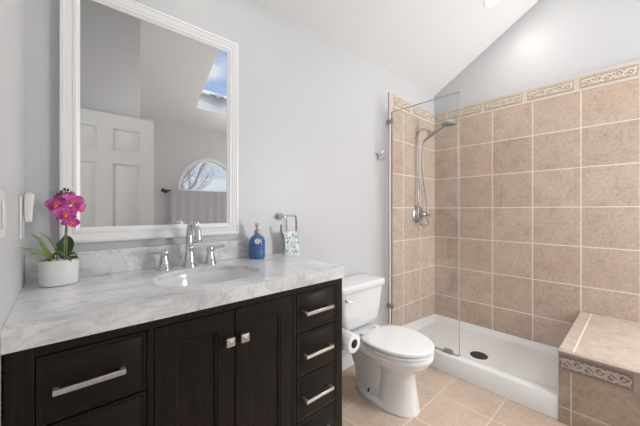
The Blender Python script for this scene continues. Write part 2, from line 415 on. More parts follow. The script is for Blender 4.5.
# doorway casing
bm = newbm()
for y0, y1, z0, z1 in ((DY1 - .015, DY1 + .06, 0, DZ + .06), (DY0 - .06, DY0 + .015, 0, DZ + .06), (DY0 + .015, DY1 - .015, DZ - .015, DZ + .06)):
    box(bm, 0, .016, y0, y1, z0, z1)
struct('trim_3', bm, M_TRIM, bevel=.004)
bm = newbm()
for y0, y1, z0, z1 in ((DY1 - .015, DY1, 0, DZ), (DY0, DY0 + .015, 0, DZ), (DY0 + .015, DY1 - .015, DZ - .015, DZ)):
    box(bm, -.1, 0, y0, y1, z0, z1)
struct('trim_4', bm, M_TRIM)
# hallway beyond the doorway
bm = bx(-1.5, -1.4, -2.1, -.4, 0, 2.5); box(bm, -1.4, -.1, -.5, -.4, 0, 2.5); box(bm, -1.4, -.1, -2.1, -2.0, 0, 2.5)
struct('wall_hallway', bm, M_WALL)
struct('ceiling_hallway', bx(-1.5, -.1, -2.1, -.4, 2.5, 2.6), M_CEIL)

# six-panel door standing open behind the camera
DX0, DX1, DYF = .004, .753, -1.662
pan = [(.115, .319), (.434, .638)]; rows = [(.20, .80), (.98, 1.598), (1.708, 1.908)]
holes = [[(a, c), (b, c), (b, d), (a, d)] for a, b in pan for c, d in rows]
bm = slab2d([(DX0, .012), (DX1, .012), (DX1, 2.033), (DX0, 2.033)], holes, .035, XZ(DYF))
for a, b in pan:
    for c, d in rows:
        box(bm, a, b, DYF - .027, DYF - .010, c, d)
        secs = []
        for ins, dy in ((.018, -.010), (.034, -.003), (.034, -.003)):
            secs.append([(a + ins, DYF + dy, c + ins), (b - ins, DYF + dy, c + ins), (b - ins, DYF + dy, d - ins), (a + ins, DYF + dy, d - ins)])
        loft(bm, secs[:2])
door = struct('door_1', bm, M_DOOR)
bm = newbm(); lathe(bm, (.69, DYF, .97), [(.032, 0), (.032, .006), (.012, .010), (.012, .035), (.026, .045), (.028, .058), (.018, .068)], 20, (0, 1, 0)); obj('door_knob', bm, M_NICKEL, door)

# ------------------------------------------------------------------ shower tile, borders
TX0 = 2.231
tile_b = obj('tile_cladding', bx(TX0 + .058, W, -.012, 0, .06, 2.10), M_TILE_B, wall_back)
obj('edge_tile', bx(TX0, TX0 + .058, -.014, 0, .131, 2.222), M_BULL, wall_back, bevel=.006)
tile_r = obj('tile_cladding', bx(W - .012, W, -1.80, -.0, .06, 2.10), M_TILE_R, wall_right)
def scroll_relief(bm, s0, s1, h, F, d=.006, seed=0, wave=None, r0=.0045):
    """rolling acanthus scroll between s0 and s1: a wavy stem, a spiral in every half wave and leaves along it"""
    rnd = random.Random(seed); Ln = s1 - s0; n = max(2, round(Ln / (wave or .085))); wl = Ln / n
    pts = []
    for i in range(n * 10 + 1):
        s = i / 10 * wl; pts.append(F(s0 + s, .20 * h * math.sin(PI * s / wl), d * .5))
    tube(bm, pts, r0, 6, flat=.9)
    for k in range(n):
        sg = 1 if k % 2 == 0 else -1; cs_, ct = s0 + (k + .5) * wl, -sg * .06 * h
        sp_ = []; rr = []
        for i in range(22):
            q = i / 21; a = sg * (PI * .9 - q * 3.3 * PI); R_ = .34 * h * (1 - q) + .03 * h
            sp_.append(F(cs_ + R_ * math.cos(a) * 1.15, ct + R_ * math.sin(a), d * (.5 + .4 * q))); rr.append(r0 * (.95 - .45 * q))
        tube(bm, sp_, rr, 6)
        ball(bm, F(cs_, ct, d * .7), r0 * 1.3, 1)
        for j in range(4):
            a = rnd.uniform(0, 2 * PI) if j else sg * .8
            ls, lt = cs_ + (.52 * wl) * math.cos(PI * .5 * j + .6), sg * (.30 * h) * math.sin(PI * .5 * j + .9)
            e = [F(ls + .16 * h * q * math.cos(a), lt + .16 * h * q * math.sin(a), d * .45) for q in (-1, -.3, .4, 1)]
            tube(bm, e, [r0 * .3, r0 * 1.2, r0 * 1.0, r0 * .2], 6)

def border(parent, lo_s, hi_s, segs, F, z0, z1, mats, thick, d=.006, wave=None, r0=.0045, rail=.016):
    """relief border strip: base with two rails, then the carved ground and the scroll of every piece"""
    zc = (z0 + z1) / 2; h = z1 - z0
    def slabF(bm, a, b, t0, t1, d0, d1):
        P = [F(s, t, q) for s in (a, b) for t in (t0, t1) for q in (d0, d1)]
        vs_ = [bm.verts.new(p) for p in P]
        for f in ((0, 1, 3, 2), (4, 6, 7, 5), (0, 4, 5, 1), (2, 3, 7, 6), (0, 2, 6, 4), (1, 5, 7, 3)): bm.faces.new([vs_[i] for i in f])
    bm = newbm()
    slabF(bm, lo_s, hi_s, -h / 2, h / 2, -thick, 0)
    slabF(bm, lo_s, hi_s, h / 2 - rail, h / 2, 0, .004); slabF(bm, lo_s, hi_s, -h / 2, -h / 2 + rail * .7, 0, .004)
    slabF(bm, lo_s, hi_s, h / 2 - rail * .45, h / 2, .004, .007)
    base = obj('border_tile', bm, mats[0], parent, bevel=.0015)
    for k, (a, b) in enumerate(segs):
        bm = newbm(); slabF(bm, a, b, -h / 2 + rail, h / 2 - rail * 1.25, 0, .0012); obj('carved_ground', bm, mats[1], base)
        bm = newbm(); scroll_relief(bm, a + .012, b - .012, h - 2.25 * rail, lambda s, t, q: F(s, t - rail * .12, q + .001), d, k, wave, r0)
        obj('scroll_relief', bm, mats[2], base)
BZ0, BZ1 = 2.10, 2.223
FR = lambda s, t, q: Vector((W - .013 - q, -s, (BZ0 + BZ1) / 2 + t))
FB = lambda s, t, q: Vector((s, -.013 - q, (BZ0 + BZ1) / 2 + t))
border(wall_right, .014, 1.80, [(.03, .135), (.165, .47), (.50, .80), (.833, 1.138), (1.170, 1.475), (1.505, 1.78)], FR, BZ0, BZ1, (M_CREAM, M_RELIEF_GROUND, M_RELIEF), .013, wave=.058, r0=.0042, rail=.019)
border(wall_back, TX0 + .058, W - .014, [(2.30, 2.585), (2.625, 2.92), (2.95, 3.05)], FB, BZ0, BZ1, (M_CREAM, M_RELIEF_GROUND, M_RELIEF), .013, wave=.058, r0=.0042, rail=.019)

# ------------------------------------------------------------------ shower bench
bench = thing('shower_bench', 'tan tiled built-in bench with a carved scroll border beside the white shower pan', 'bench', (2.62, -1.48, 0))
BX, BY0, BY1, BZ = 2.172, -1.80, -1.174, .41
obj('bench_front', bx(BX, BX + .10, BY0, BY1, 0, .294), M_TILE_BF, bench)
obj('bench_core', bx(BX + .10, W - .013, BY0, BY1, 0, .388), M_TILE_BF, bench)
obj('bench_seat', bx(BX, W - .0125, BY0, BY1, .388, .410), M_TILE_BT, bench, bevel=.004)
bm = newbm(); tube(bm, [(BX - .004, BY1, .400), (BX - .004, BY0, .400)], .008, 10); obj('front_rail', bm, M_BRAIL, bench)
FBn = lambda s, t, q: Vector((BX - q, BY1 - s, .3425 + t))
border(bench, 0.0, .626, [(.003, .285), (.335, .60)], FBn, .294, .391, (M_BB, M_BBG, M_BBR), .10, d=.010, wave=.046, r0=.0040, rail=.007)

# ------------------------------------------------------------------ shower pan
pan_ = thing('shower_pan', 'white acrylic shower pan with a raised front curb and dark drain', 'shower pan', (2.62, -.59, 0))
PX0, PX1, PY0, PY1 = 2.182, W - .002, BY1 + .002, -.002
bm = newbm()
def ring(x0, x1, y0, y1, z, r=.03, n=6):
    o = []
    for cx_, cy_, a0 in ((x1 - r, y1 - r, 0), (x0 + r, y1 - r, 90), (x0 + r, y0 + r, 180), (x1 - r, y0 + r, 270)):
        for i in range(n + 1):
            a = math.radians(a0 + 90 * i / n); o.append((cx_ + r * math.cos(a), cy_ + r * math.sin(a), z))
    return o
def ring_mod(x0, x1, y0, y1, z, zf, r, xf=2.30):
    return [(p[0], p[1], zf if p[0] < xf else z) for p in ring(x0, x1, y0, y1, z, r)]
secs = [ring(PX0, PX1, PY0, PY1, 0, .004),
        ring_mod(PX0, PX1, PY0, PY1, .076, .122, .004), ring_mod(PX0 + .008, PX1, PY0, PY1, .080, .131, .004),
        ring_mod(PX0 + .078, PX1 - .022, PY0 + .022, PY1 - .022, .076, .131, .03),
        ring_mod(PX0 + .092, PX1 - .034, PY0 + .034, PY1 - .034, .066, .118, .03),
        ring(PX0 + .105, PX1 - .052, PY0 + .052, PY1 - .052, .044, .05),
        ring(PX0 + .13, PX1 - .08, PY0 + .08, PY1 - .08, .036, .06),
        ring(2.50, 2.63, -.69, -.56, .030, .035)]
loft(bm, secs)
obj('pan_body', bm, M_ACRYL, pan_, angle=50)
dr = newbm(); lathe(dr, (2.565, -.625, .030), [(.063, 0), (.063, .004), (.054, .006), (.054, .0045)], 32); drain = obj('drain_cover', dr, M_DRAIN, pan_)
bm = newbm()
for rr in (.014, .026, .038):
    for k in range(int(rr * 420)):
        a = 2 * PI * k / int(rr * 420); lathe(bm, (2.565 + rr * math.cos(a), -.625 + rr * math.sin(a), .0343), [(.003, 0), (.003, .0006)], 8)
obj('drain_hole', bm, M_BLACK, drain)['kind'] = 'stuff'

# ------------------------------------------------------------------ glass panel
gp = thing('glass_panel', 'clear frameless glass screen standing on the curb of the shower', 'shower screen', (2.222, -.335, .131))
GX, GY0, GY1, GZ0, GZ1 = 2.222, -.613, -.048, .139, 2.034
obj('glass_sheet', bx(GX - .004, GX + .004, GY0, GY1, GZ0, GZ1), M_GLASS, gp)
obj('glass_edge', bx(GX - .0042, GX + .0042, GY0 - .0022, GY0, GZ0, GZ1), M_GEDGE, gp)
obj('glass_edge', bx(GX - .0042, GX + .0042, GY0, GY1, GZ1, GZ1 + .0022), M_GEDGE, gp)
obj('glass_edge', bx(GX - .0042, GX + .0042, GY0, GY1, GZ0 - .0022, GZ0), M_GEDGE, gp)
obj('glass_edge', bx(GX - .005, GX + .005, GY1, GY1 + .004, GZ0, GZ1), M_SEAL, gp)
for z in (1.955, .355):
    obj('wall_clip', bx(GX - .009, GX + .009, GY1 - .014, -.0005, z - .018, z + .018), M_STEEL, gp, bevel=.003)
obj('curb_clip', bx(GX - .013, GX + .013, -.565, -.505, .130, .158), M_STEEL, gp, bevel=.003)

# ------------------------------------------------------------------ shower valve and hand shower
sv = thing('shower_valve', 'satin nickel shower valve with round plate and lever, on the tile wall', 'valve', (2.70, -.012, 1.148))
VX, VZ = 2.705, 1.148
bm = newbm(); lathe(bm, (VX, -.0125, VZ), [(.088, 0), (.088, .004), (.078, .012), (.045, .020), (.040, .030)], 40, (0, -1, 0)); obj('valve_plate', bm, M_STEEL, sv)
bm = newbm(); lathe(bm, (VX, -.040, VZ), [(.030, 0), (.030, .03), (.024, .055), (.014, .062)], 28, (0, -1, 0)); obj('valve_hub', bm, M_STEEL, sv)
bm = newbm(); tube(bm, [(VX, -.085, VZ), (VX + .03, -.095, VZ - .004), (VX + .075, -.10, VZ - .006), (VX + .10, -.098, VZ - .004)], [.012, .010, .008, .007], 12); obj('lever', bm, M_STEEL, sv)
hs = thing('hand_shower', 'satin chrome hand shower on its wall arm with a looping metal hose', 'hand shower', (2.70, -.012, 1.97))
bm = newbm(); lathe(bm, (2.70, -.0125, 1.965), [(.032, 0), (.030, .006), (.014, .014), (.012, .02)], 24, (0, -1, 0)); obj('wall_flange', bm, M_STEEL, hs)
bm = newbm(); tube(bm, [(2.70, -.025, 1.965), (2.70, -.06, 1.972), (2.70, -.10, 1.966), (2.70, -.135, 1.945), (2.70, -.15, 1.925)], .011, 12); obj('shower_arm', bm, M_CHROME, hs)
bm = newbm(); tube(bm, [(2.70, -.142, 1.945), (2.70, -.156, 1.905)], .019, 16); ball(bm, (2.70, -.150, 1.92), .024, 2); tube(bm, [(2.70, -.135, 1.905), (2.70, -.175, 1.897)], .020, 16)
obj('holder', bm, M_STEEL, hs)
bm = newbm(); tube(bm, [(2.70, -.143, 1.935), (2.70, -.149, 1.918)], .0205, 16); obj('swivel_collar', bm, M_BLACK, hs)
bm = newbm(); tube(bm, [(2.70, -.085, 1.850), (2.70, -.13, 1.880), (2.70, -.20, 1.918), (2.70, -.27, 1.952), (2.70, -.30, 1.966)], [.011, .013, .014, .014, .018], 14); obj('handle', bm, M_STEEL, hs)
bm = newbm(); ax = Vector((.05, -.10, -1)).normalized(); lathe(bm, (2.70, -.322, 1.985), [(.016, -.020), (.044, -.013), (.062, .003), (.068, .018), (.066, .027), (.054, .029)], 32, ax); hd = obj('shower_head', bm, M_STEEL, hs)
bm = newbm(); lathe(bm, Vector((2.70, -.322, 1.985)) + ax * .027, [(.048, 0), (.046, .003)], 32, ax); obj('spray_face', bm, M_SPRAY, hd)
bm = newbm()
P_ = [(2.70, -.045, 1.965), (2.680, -.040, 1.92), (2.668, -.036, 1.86), (2.668, -.034, 1.70), (2.674, -.034, 1.55), (2.672, -.040, 1.30), (2.652, -.052, 1.20), (2.648, -.055, 1.13), (2.680, -.060, 1.058), (2.740, -.070, 1.035), (2.790, -.085, 1.055), (2.806, -.070, 1.10), (2.808, -.060, 1.20), (2.796, -.055, 1.30), (2.755, -.055, 1.45), (2.712, -.058, 1.60), (2.700, -.068, 1.75), (2.70, -.084, 1.852)]
def smooth(P, n=6):
    P = [Vector(p) for p in P]; out = []
    for i in range(len(P) - 1):
        a, b, c, d_ = P[max(i - 1, 0)], P[i], P[i + 1], P[min(i + 2, len(P) - 1)]
        for k in range(n):
            t = k / n; out.append(.5 * ((2 * b) + (c - a) * t + (2 * a - 5 * b + 4 * c - d_) * t * t + (3 * b - a - 3 * c + d_) * t ** 3))
    out.append(P[-1]); return out
tube(bm, smooth(P_), .0065, 8); obj('hose', bm, M_STEEL, hs)

# robe hook
rh = thing('robe_hook', 'chrome double robe hook on the grey wall left of the shower tile', 'hook', (2.075, 0, 1.64))
bm = newbm(); box(bm, 2.052, 2.098, -.008, 0, 1.612, 1.662); obj('back_plate', bm, M_CHROME, rh, bevel=.003)
bm = newbm(); tube(bm, smooth([(2.075, -.006, 1.640), (2.075, -.035, 1.642), (2.075, -.050, 1.662), (2.075, -.054, 1.690)]), [.010] * 6 + [.008] * 6 + [.007] * 7, 12); ball(bm, (2.075, -.054, 1.692), .011, 2); obj('hook', bm, M_CHROME, rh)
bm = newbm(); tube(bm, smooth([(2.075, -.006, 1.628), (2.075, -.028, 1.610), (2.075, -.050, 1.604), (2.075, -.062, 1.620)]), .006, 12); ball(bm, (2.075, -.062, 1.622), .008, 2); obj('hook', bm, M_CHROME, rh)

# ------------------------------------------------------------------ toilet
TX = 1.629
toilet = thing('toilet', 'white two-piece toilet with closed lid, between the dark vanity and the shower', 'toilet', (TX, -.42, 0))
def egg(z, yf, yb, hw, yc=None, n=48, pw=2.0, pf=2.0):
    yc = (yf + yb) / 2 if yc is None else yc; o = []
    for i in range(n):
        a = 2 * PI * i / n; c_, s_ = math.cos(a), math.sin(a)
        p = pf if s_ < 0 else pw
        x = hw * math.copysign(abs(c_) ** (2 / p), c_); y = (yc - yf if s_ < 0 else yb - yc) * math.copysign(abs(s_) ** (2 / p), s_)
        o.append((TX + x, yc + y, z))
    return o
bm = newbm()
# foot
loft(bm, [egg(0, -.622, -.20, .110, -.42, pw=2.6, pf=2.2), egg(.016, -.622, -.20, .111, -.42, pw=2.6, pf=2.2), egg(.028, -.616, -.205, .106, -.42, pw=2.6, pf=2.2), egg(.036, -.60, -.21, .085, -.42, pw=2.6, pf=2.2)])
# front column, flaring into the bowl
loft(bm, [egg(.005, -.621, -.36, .108, -.49), egg(.06, -.615, -.37, .099, -.49), egg(.13, -.604, -.38, .088, -.49), egg(.19, -.598, -.38, .083, -.49), egg(.225, -.602, -.36, .088, -.49),
          egg(.25, -.622, -.30, .108, -.47), egg(.27, -.650, -.24, .136, -.45), egg(.288, -.672, -.19, .157, -.44), egg(.305, -.684, -.16, .168, -.43), egg(.312, -.684, -.15, .170, -.43),
          egg(.318, -.694, -.12, .178, -.43, pw=2.6), egg(.328, -.700, -.10, .183, -.43, pw=2.8), egg(.348, -.703, -.09, .186, -.43, pw=3), egg(.3545, -.698, -.09, .181, -.43, pw=3)])
# trapway behind
loft(bm, [egg(.02, -.44, -.185, .088, -.30, pw=3), egg(.07, -.45, -.18, .070, -.29, pw=3), egg(.13, -.46, -.16, .062, -.29, pw=3), egg(.19, -.47, -.13, .066, -.28, pw=3), egg(.24, -.47, -.10, .085, -.27, pw=3), egg(.30, -.46, -.07, .115, -.26, pw=3.5), egg(.345, -.45, -.045, .135, -.25, pw=4), egg(.372, -.40, -.04, .135, -.22, pw=4, pf=3)])
obj('bowl', bm, M_PORC, toilet, angle=55)
for sg in (-1, 1):
    bm = newbm(); lathe(bm, (TX + sg * .075, -.325, .030), [(.007, 0), (.007, .02), (.004, .022)], 12); lathe(bm, (TX + sg * .075, -.325, .030), [(.012, 0), (.012, .006), (.006, .009)], 14); obj('floor_bolt', bm, M_BLACK, toilet)
bm = newbm(); loft(bm, [egg(.3590, -.684, -.305, .170, -.46, pw=3), egg(.3615, -.703, -.295, .186, -.46, pw=3), egg(.3725, -.703, -.295, .186, -.46, pw=3), egg(.3745, -.694, -.30, .179, -.46, pw=3)]); obj('seat', bm, M_SEAT, toilet, angle=50)
bm = newbm(); loft(bm, [egg(.3800, -.684, -.31, .170, -.47, pw=3.2), egg(.3825, -.703, -.298, .187, -.47, pw=3.2), egg(.396, -.703, -.298, .187, -.47, pw=3.2), egg(.4005, -.698, -.303, .182, -.47, pw=3.2), egg(.4035, -.66, -.33, .15, -.47, pw=3), egg(.405, -.60, -.37, .10, -.47, pw=2.6)]); obj('lid', bm, M_SEAT, toilet)
for sg in (-1, 1): obj('hinge', bx(TX + sg * .075 - .02, TX + sg * .075 + .02, -.297, -.262, .3725, .392), M_SEAT, toilet, bevel=.005)
def rrect(x0, x1, y0, y1, z, r, n=6): return ring(x0, x1, y0, y1, z, r, n)
bm = newbm()
loft(bm, [rrect(TX - .150, TX + .150, -.195, -.045, .385, .05), rrect(TX - .172, TX + .172, -.212, -.032, .398, .05), rrect(TX - .192, TX + .192, -.218, -.028, .43, .05), rrect(TX - .208, TX + .208, -.222, -.026, .50, .045),
          rrect(TX - .222, TX + .222, -.226, -.022, .60, .04), rrect(TX - .228, TX + .228, -.228, -.02, .642, .04)])
obj('tank', bm, M_PORC, toilet, angle=60)
bm = newbm()
loft(bm, [rrect(TX - .236, TX + .236, -.234, -.014, .6425, .04), rrect(TX - .243, TX + .243, -.241, -.012, .648, .045), rrect(TX - .245, TX + .245, -.243, -.012, .678, .045), rrect(TX - .240, TX + .240, -.238, -.013, .690, .045), rrect(TX - .222, TX + .222, -.222, -.02, .695, .04), rrect(TX - .15, TX + .15, -.17, -.06, .699, .04)])
obj('tank_lid', bm, M_PORC, toilet, angle=60)
bm = newbm(); lathe(bm, (TX - .172, -.226, .603), [(.017, 0), (.016, .008), (.009, .012), (.009, .022)], 18, (0, -1, 0)); tube(bm, [(TX - .196, -.243, .600), (TX - .172, -.250, .603), (TX - .145, -.250, .603)], [.007, .0085, .008], 10); obj('flush_lever', bm, M_CHROME, toilet)
# supply valve
sp_ = thing('supply_valve', 'white-hosed water supply valve low on the wall behind the toilet', 'valve', (1.36, -.03, .16))
bm = newbm(); lathe(bm, (1.36, -.001, .17), [(.028, 0), (.026, .005), (.010, .010), (.010, .045)], 20, (0, -1, 0)); ball(bm, (1.36, -.05, .17), .016, 2); tube(bm, [(1.36, -.055, .17), (1.36, -.08, .17)], [.008, .016], 12, flat=.6); obj('valve_body', bm, M_CHROME, sp_)
bm = newbm(); tube(bm, smooth([(1.36, -.05, .185), (1.362, -.055, .24), (1.39, -.075, .31), (1.425, -.09, .36), (1.432, -.095, .405)]), .0065, 8); obj('supply_hose', bm, M_PLAST, sp_)

# ------------------------------------------------------------------ vanity
VF, VXR, VZT = -.553, 1.069, .872
van = thing('vanity_cabinet', 'espresso wood bathroom vanity with two doors and drawers under the marble top', 'vanity', (.53, -.28, 0))
bm = bx(.004, VXR - .020, VF + .020, VF + .030, .10, VZT)
box(bm, .004, .020, VF + .030, -.004, .10, VZT); box(bm, VXR - .036, VXR - .020, VF + .030, -.004, .10, VZT)
box(bm, .020, VXR - .036, -.020, -.004, .10, VZT); box(bm, .020, VXR - .036, VF + .030, -.020, .10, .12)
box(bm, .03, VXR - .03, VF + .075, -.03, 0, .10)
obj('carcass', bm, M_GAP, van)
# face frame: stiles and rails with the legs running to the floor
ZB = .135; FT = .847
bm = newbm()
def fr(x0, x1, z0, z1): box(bm, x0, x1, VF, VF + .020, z0, z1)
fr(.004, .052, 0, VZT); fr(1.030, VXR, 0, VZT); fr(.052, 1.030, FT, VZT); fr(.052, 1.030, .10, ZB)
fr(.277, .2935, ZB, FT); fr(.7855, .802, ZB, FT)
box(bm, VXR - .020, VXR, VF + .020, -.004, .0, VZT)
obj('face_frame', bm, M_WOODV, van, bevel=.0012)
def handle(parent, cx, z, ln):
    bm = newbm(); y = VF - .030
    box(bm, cx - ln / 2, cx + ln / 2, y - .008, y + .002, z - .0065, z + .0065)
    for sg in (-1, 1): box(bm, cx + sg * (ln / 2 - .006) - .006, cx + sg * (ln / 2 - .006) + .006, y + .002, VF - .0015, z - .0065, z + .0065)
    obj('bar_handle', bm, M_NICKEL, parent, bevel=.0012)
def drawer(x0, x1, z0, z1, ln):
    bm = newbm(); g = .0022
    x0 += g; x1 -= g; z0 += g; z1 -= g; y = VF - .001
    def rc(i, yy): return [(x0 + i, yy, z0 + i), (x1 - i, yy, z0 + i), (x1 - i, yy, z1 - i), (x0 + i, yy, z1 - i)]
    loft(bm, [rc(0, y + .018), rc(0, y + .001), rc(.001, y), rc(.007, y), rc(.0095, y + .0022), rc(.013, y + .0022), rc(.0155, y + .0005)])
    d = obj('drawer', bm, M_WOODH, van)
    handle(d, (x0 + x1) / 2 - .012, (z0 + z1) / 2 + .003, ln)
zs4 = [FT, .680, .500, .318, ZB]
for k in range(4):
    drawer(.802, 1.030, zs4[k + 1], zs4[k], .152)
    drawer(.052, .277, zs4[k + 1], zs4[k], .140)
def cab_door(x0, x1, kx):
    g = .002; x0 += g; x1 -= g; z0, z1 = ZB + g, FT - g; y = VF - .001
    bm = newbm(); fw = .056
    outer_ = [(x0, z0), (x1, z0), (x1, z1), (x0, z1)]; inner_ = [(x0 + fw, z0 + fw), (x1 - fw, z0 + fw), (x1 - fw, z1 - fw), (x0 + fw, z1 - fw)]
    def rc(i, yy): return [(x0 + i, yy, z0 + i), (x1 - i, yy, z0 + i), (x1 - i, yy, z1 - i), (x0 + i, yy, z1 - i)]
    loft(bm, [rc(0, y + .018), rc(0, y + .0012), rc(.0012, y), rc(fw, y), rc(fw + .003, y + .003), rc(fw + .010, y + .0045), rc(fw + .012, y + .009)])
    d = obj('door', bm, M_WOODV, van, angle=20)
    bm = newbm(); kz = .748
    lathe(bm, (kx, VF, kz), [(.010, -.001), (.007, .006), (.007, .018)], 12, (0, -1, 0))
    box(bm, kx - .0145, kx + .0145, VF - .026, VF - .017, kz - .0145, kz + .0145)
    q = [bm.verts.new(p) for p in ((kx - .0125, VF - .026, kz - .0125), (kx + .0125, VF - .026, kz - .0125), (kx + .0125, VF - .026, kz + .0125), (kx - .0125, VF - .026, kz + .0125), (kx, VF - .033, kz))]
    for i in range(4): bm.faces.new((q[i], q[(i + 1) % 4], q[4]))
    obj('square_knob', bm, M_NICKEL, d, angle=10)
cab_door(.2935, .5395, .5135); cab_door(.5395, .7855, .5655)

# countertop with an oval cut-out and backsplash
CT = thing('countertop', 'white and grey marble countertop with backsplash on the dark vanity', 'countertop', (.535, -.28, VZT))
CX0, CX1, CY0, CY1, CZ = .0008, 1.071, -.562, -.003, .923
SKX, SKY, SRX, SRY = .548, -.300, .208, .168
n = 96
hole = [(SKX + SRX * math.cos(2 * PI * i / n), SKY + SRY * math.sin(2 * PI * i / n)) for i in range(n)]
CB = .902
bm = slab2d([(CX0, CY0), (CX1, CY0), (CX1, CY1), (CX0, CY1)], [hole], CZ - CB, XY(CB))
box(bm, CX0, CX1, CY0, CY0 + .022, VZT + .0005, CB); box(bm, CX1 - .022, CX1, CY0 + .022, CY1, VZT + .0005, CB)
obj('slab', bm, M_MARBLE, CT)
obj('backsplash', bx(CX0, .918, -.023, -.003, CZ, CZ + .100), M_MARBLE, CT, bevel=.0015)
# undermount sink
sk = thing('sink', 'oval white undermount sink set in the marble countertop', 'sink', (SKX, SKY, .755))
bm = newbm()
def ov(k, z): return [(SKX + (SRX) * k * math.cos(2 * PI * i / 64), SKY + SRY * k * math.sin(2 * PI * i / 64), z) for i in range(64)]
loft(bm, [ov(1.06, .893), ov(1.06, .9015), ov(1.0 + .004, .9015), ov(.988, .885), ov(.955, .855), ov(.89, .823), ov(.77, .797), ov(.58, .778), ov(.36, .769), ov(.12, .766)], cap0=False)
loft(bm, [ov(1.06, .893), ov(1.02, .87), ov(.97, .835), ov(.86, .795), ov(.62, .765), ov(.12, .755)], cap0=False)
obj('basin', bm, M_PORC, sk, recalc=True, angle=60)
bm = newbm(); lathe(bm, (SKX, SKY, .7655), [(.030, 0), (.030, .003), (.024, .004), (.022, .002)], 28); obj('drain_ring', bm, M_CHROME, sk)

# faucet set
fa = thing('faucet', 'chrome widespread faucet with arched spout and two lever handles behind the sink', 'faucet', (.540, -.078, CZ))
FX, FY = .540, -.080
bm = newbm()
lathe(bm, (FX, FY, CZ), [(.031, 0), (.031, .006), (.028, .010), (.024, .035), (.020, .062), (.0175, .082), (.0195, .086), (.0195, .092), (.016, .095)], 28)
pts = [(FX, FY, CZ + .09), (FX, FY, CZ + .14)] + [(FX, FY - .055 + .055 * math.cos(a), CZ + .150 + .055 * math.sin(a)) for a in [PI * i / 16 for i in range(16)]] + [(FX, FY - .110, CZ + .145), (FX, FY - .110, CZ + .128)]
tube(bm, pts, [.0155, .0150] + [.0145] * 16 + [.0145, .0155], 20)
lathe(bm, (FX, FY - .110, CZ + .128), [(.0175, .006), (.0175, -.004), (.016, -.009), (.012, -.009)], 20)
obj('spout', bm, M_CHROME, fa, angle=50)
for hx, sg in ((.434, -1), (.637, 1)):
    bm = newbm(); lathe(bm, (hx, FY, CZ), [(.029, 0), (.029, .006), (.026, .010), (.021, .032), (.0165, .052), (.0150, .060), (.0185, .064), (.0185, .082), (.013, .088)], 28)
    h_ = obj('handle_base', bm, M_CHROME, fa, angle=50)
    bm = newbm(); tube(bm, [(hx - sg * .012, FY, CZ + .075), (hx + sg * .02, FY, CZ + .078), (hx + sg * .045, FY, CZ + .081), (hx + sg * .066, FY, CZ + .084), (hx + sg * .070, FY, CZ + .084)], [.012, .0105, .0105, .0120, .008], 14, flat=.85); obj('lever', bm, M_CHROME, h_)

# mirror
mi = thing('mirror', 'large mirror in a stepped white frame, on the wall above the sink', 'mirror', (.45, 0, 1.057))
MX0, MX1, MZ0, MZ1 = .0915, .809, 1.057, 2.083
def fr_ring(ins, y): return [(MX0 + ins, y, MZ0 + ins), (MX1 - ins, y, MZ0 + ins), (MX1 - ins, y, MZ1 - ins), (MX0 + ins, y, MZ1 - ins)]
bm = newbm()
loft(bm, [fr_ring(0, -.001), fr_ring(0, -.028), fr_ring(.002, -.032), fr_ring(.012, -.034), fr_ring(.014, -.0315), fr_ring(.020, -.0305), fr_ring(.034, -.026), fr_ring(.036, -.024), fr_ring(.038, -.0265), fr_ring(.048, -.0265), fr_ring(.051, -.023), fr_ring(.0605, -.0195), fr_ring(.0605, -.0145), fr_ring(.05, -.001)], closed=True)
obj('frame', bm, M_FRAME, mi, angle=25)
bm = newbm(); box(bm, MX0 + .050, MX1 - .050, -.0165, -.012, MZ0 + .050, MZ1 - .050); obj('mirror_glass', bm, M_MIRROR, mi)

# ------------------------------------------------------------------ potted orchid
PXc, PYc = .0915, -.112
po = thing('potted_orchid', 'magenta orchid in an oval white pot on the corner of the marble countertop', 'plant', (PXc, PYc, CZ))
bm = newbm(); lathe(bm, (PXc, PYc, CZ + .0005), [(.045, 0), (.050, .002), (.0515, .006), (.0545, .083), (.0545, .087), (.0530, .088), (.0515, .086), (.0505, .070), (.02, .068)], 56, sx=1, sy=.80); obj('pot', bm, M_POT, po)
bm = newbm(); rnd = random.Random(3)
lathe(bm, (PXc, PYc, CZ + .066), [(.0500, 0), (.0500, .012), (.03, .018), (.01, .020)], 30, sy=.80)
for i in range(60):
    a = rnd.uniform(0, 2 * PI); r_ = .046 * math.sqrt(rnd.random()); x, y = PXc + r_ * math.cos(a), PYc + .76 * r_ * math.sin(a); z = CZ + .083 + rnd.uniform(-.003, .008)
    b = rnd.uniform(0, 2 * PI); ln = rnd.uniform(.010, .022)
    e = [(x + ln * q * math.cos(b + .5 * q), y + ln * q * math.sin(b + .5 * q) * .7, z + .004 * (1 - q * q)) for q in (-1, -.4, .2, 1)]
    tube(bm, e, [.0008, .002, .002, .0006], 5)
moss = obj('moss', bm, M_MOSS, po); moss['kind'] = 'stuff'
for dx, dy, s in ((-.012, -.030, .007), (.004, -.033, .006), (.018, -.028, .0065), (-.030, -.020, .0055), (.000, -.020, .006)):
    bm = newbm(); ball(bm, (PXc + dx, PYc + dy, CZ + .090), s, 2, (1.2, 1, .75)); obj('pebble', bm, M_PEBBLE, po)
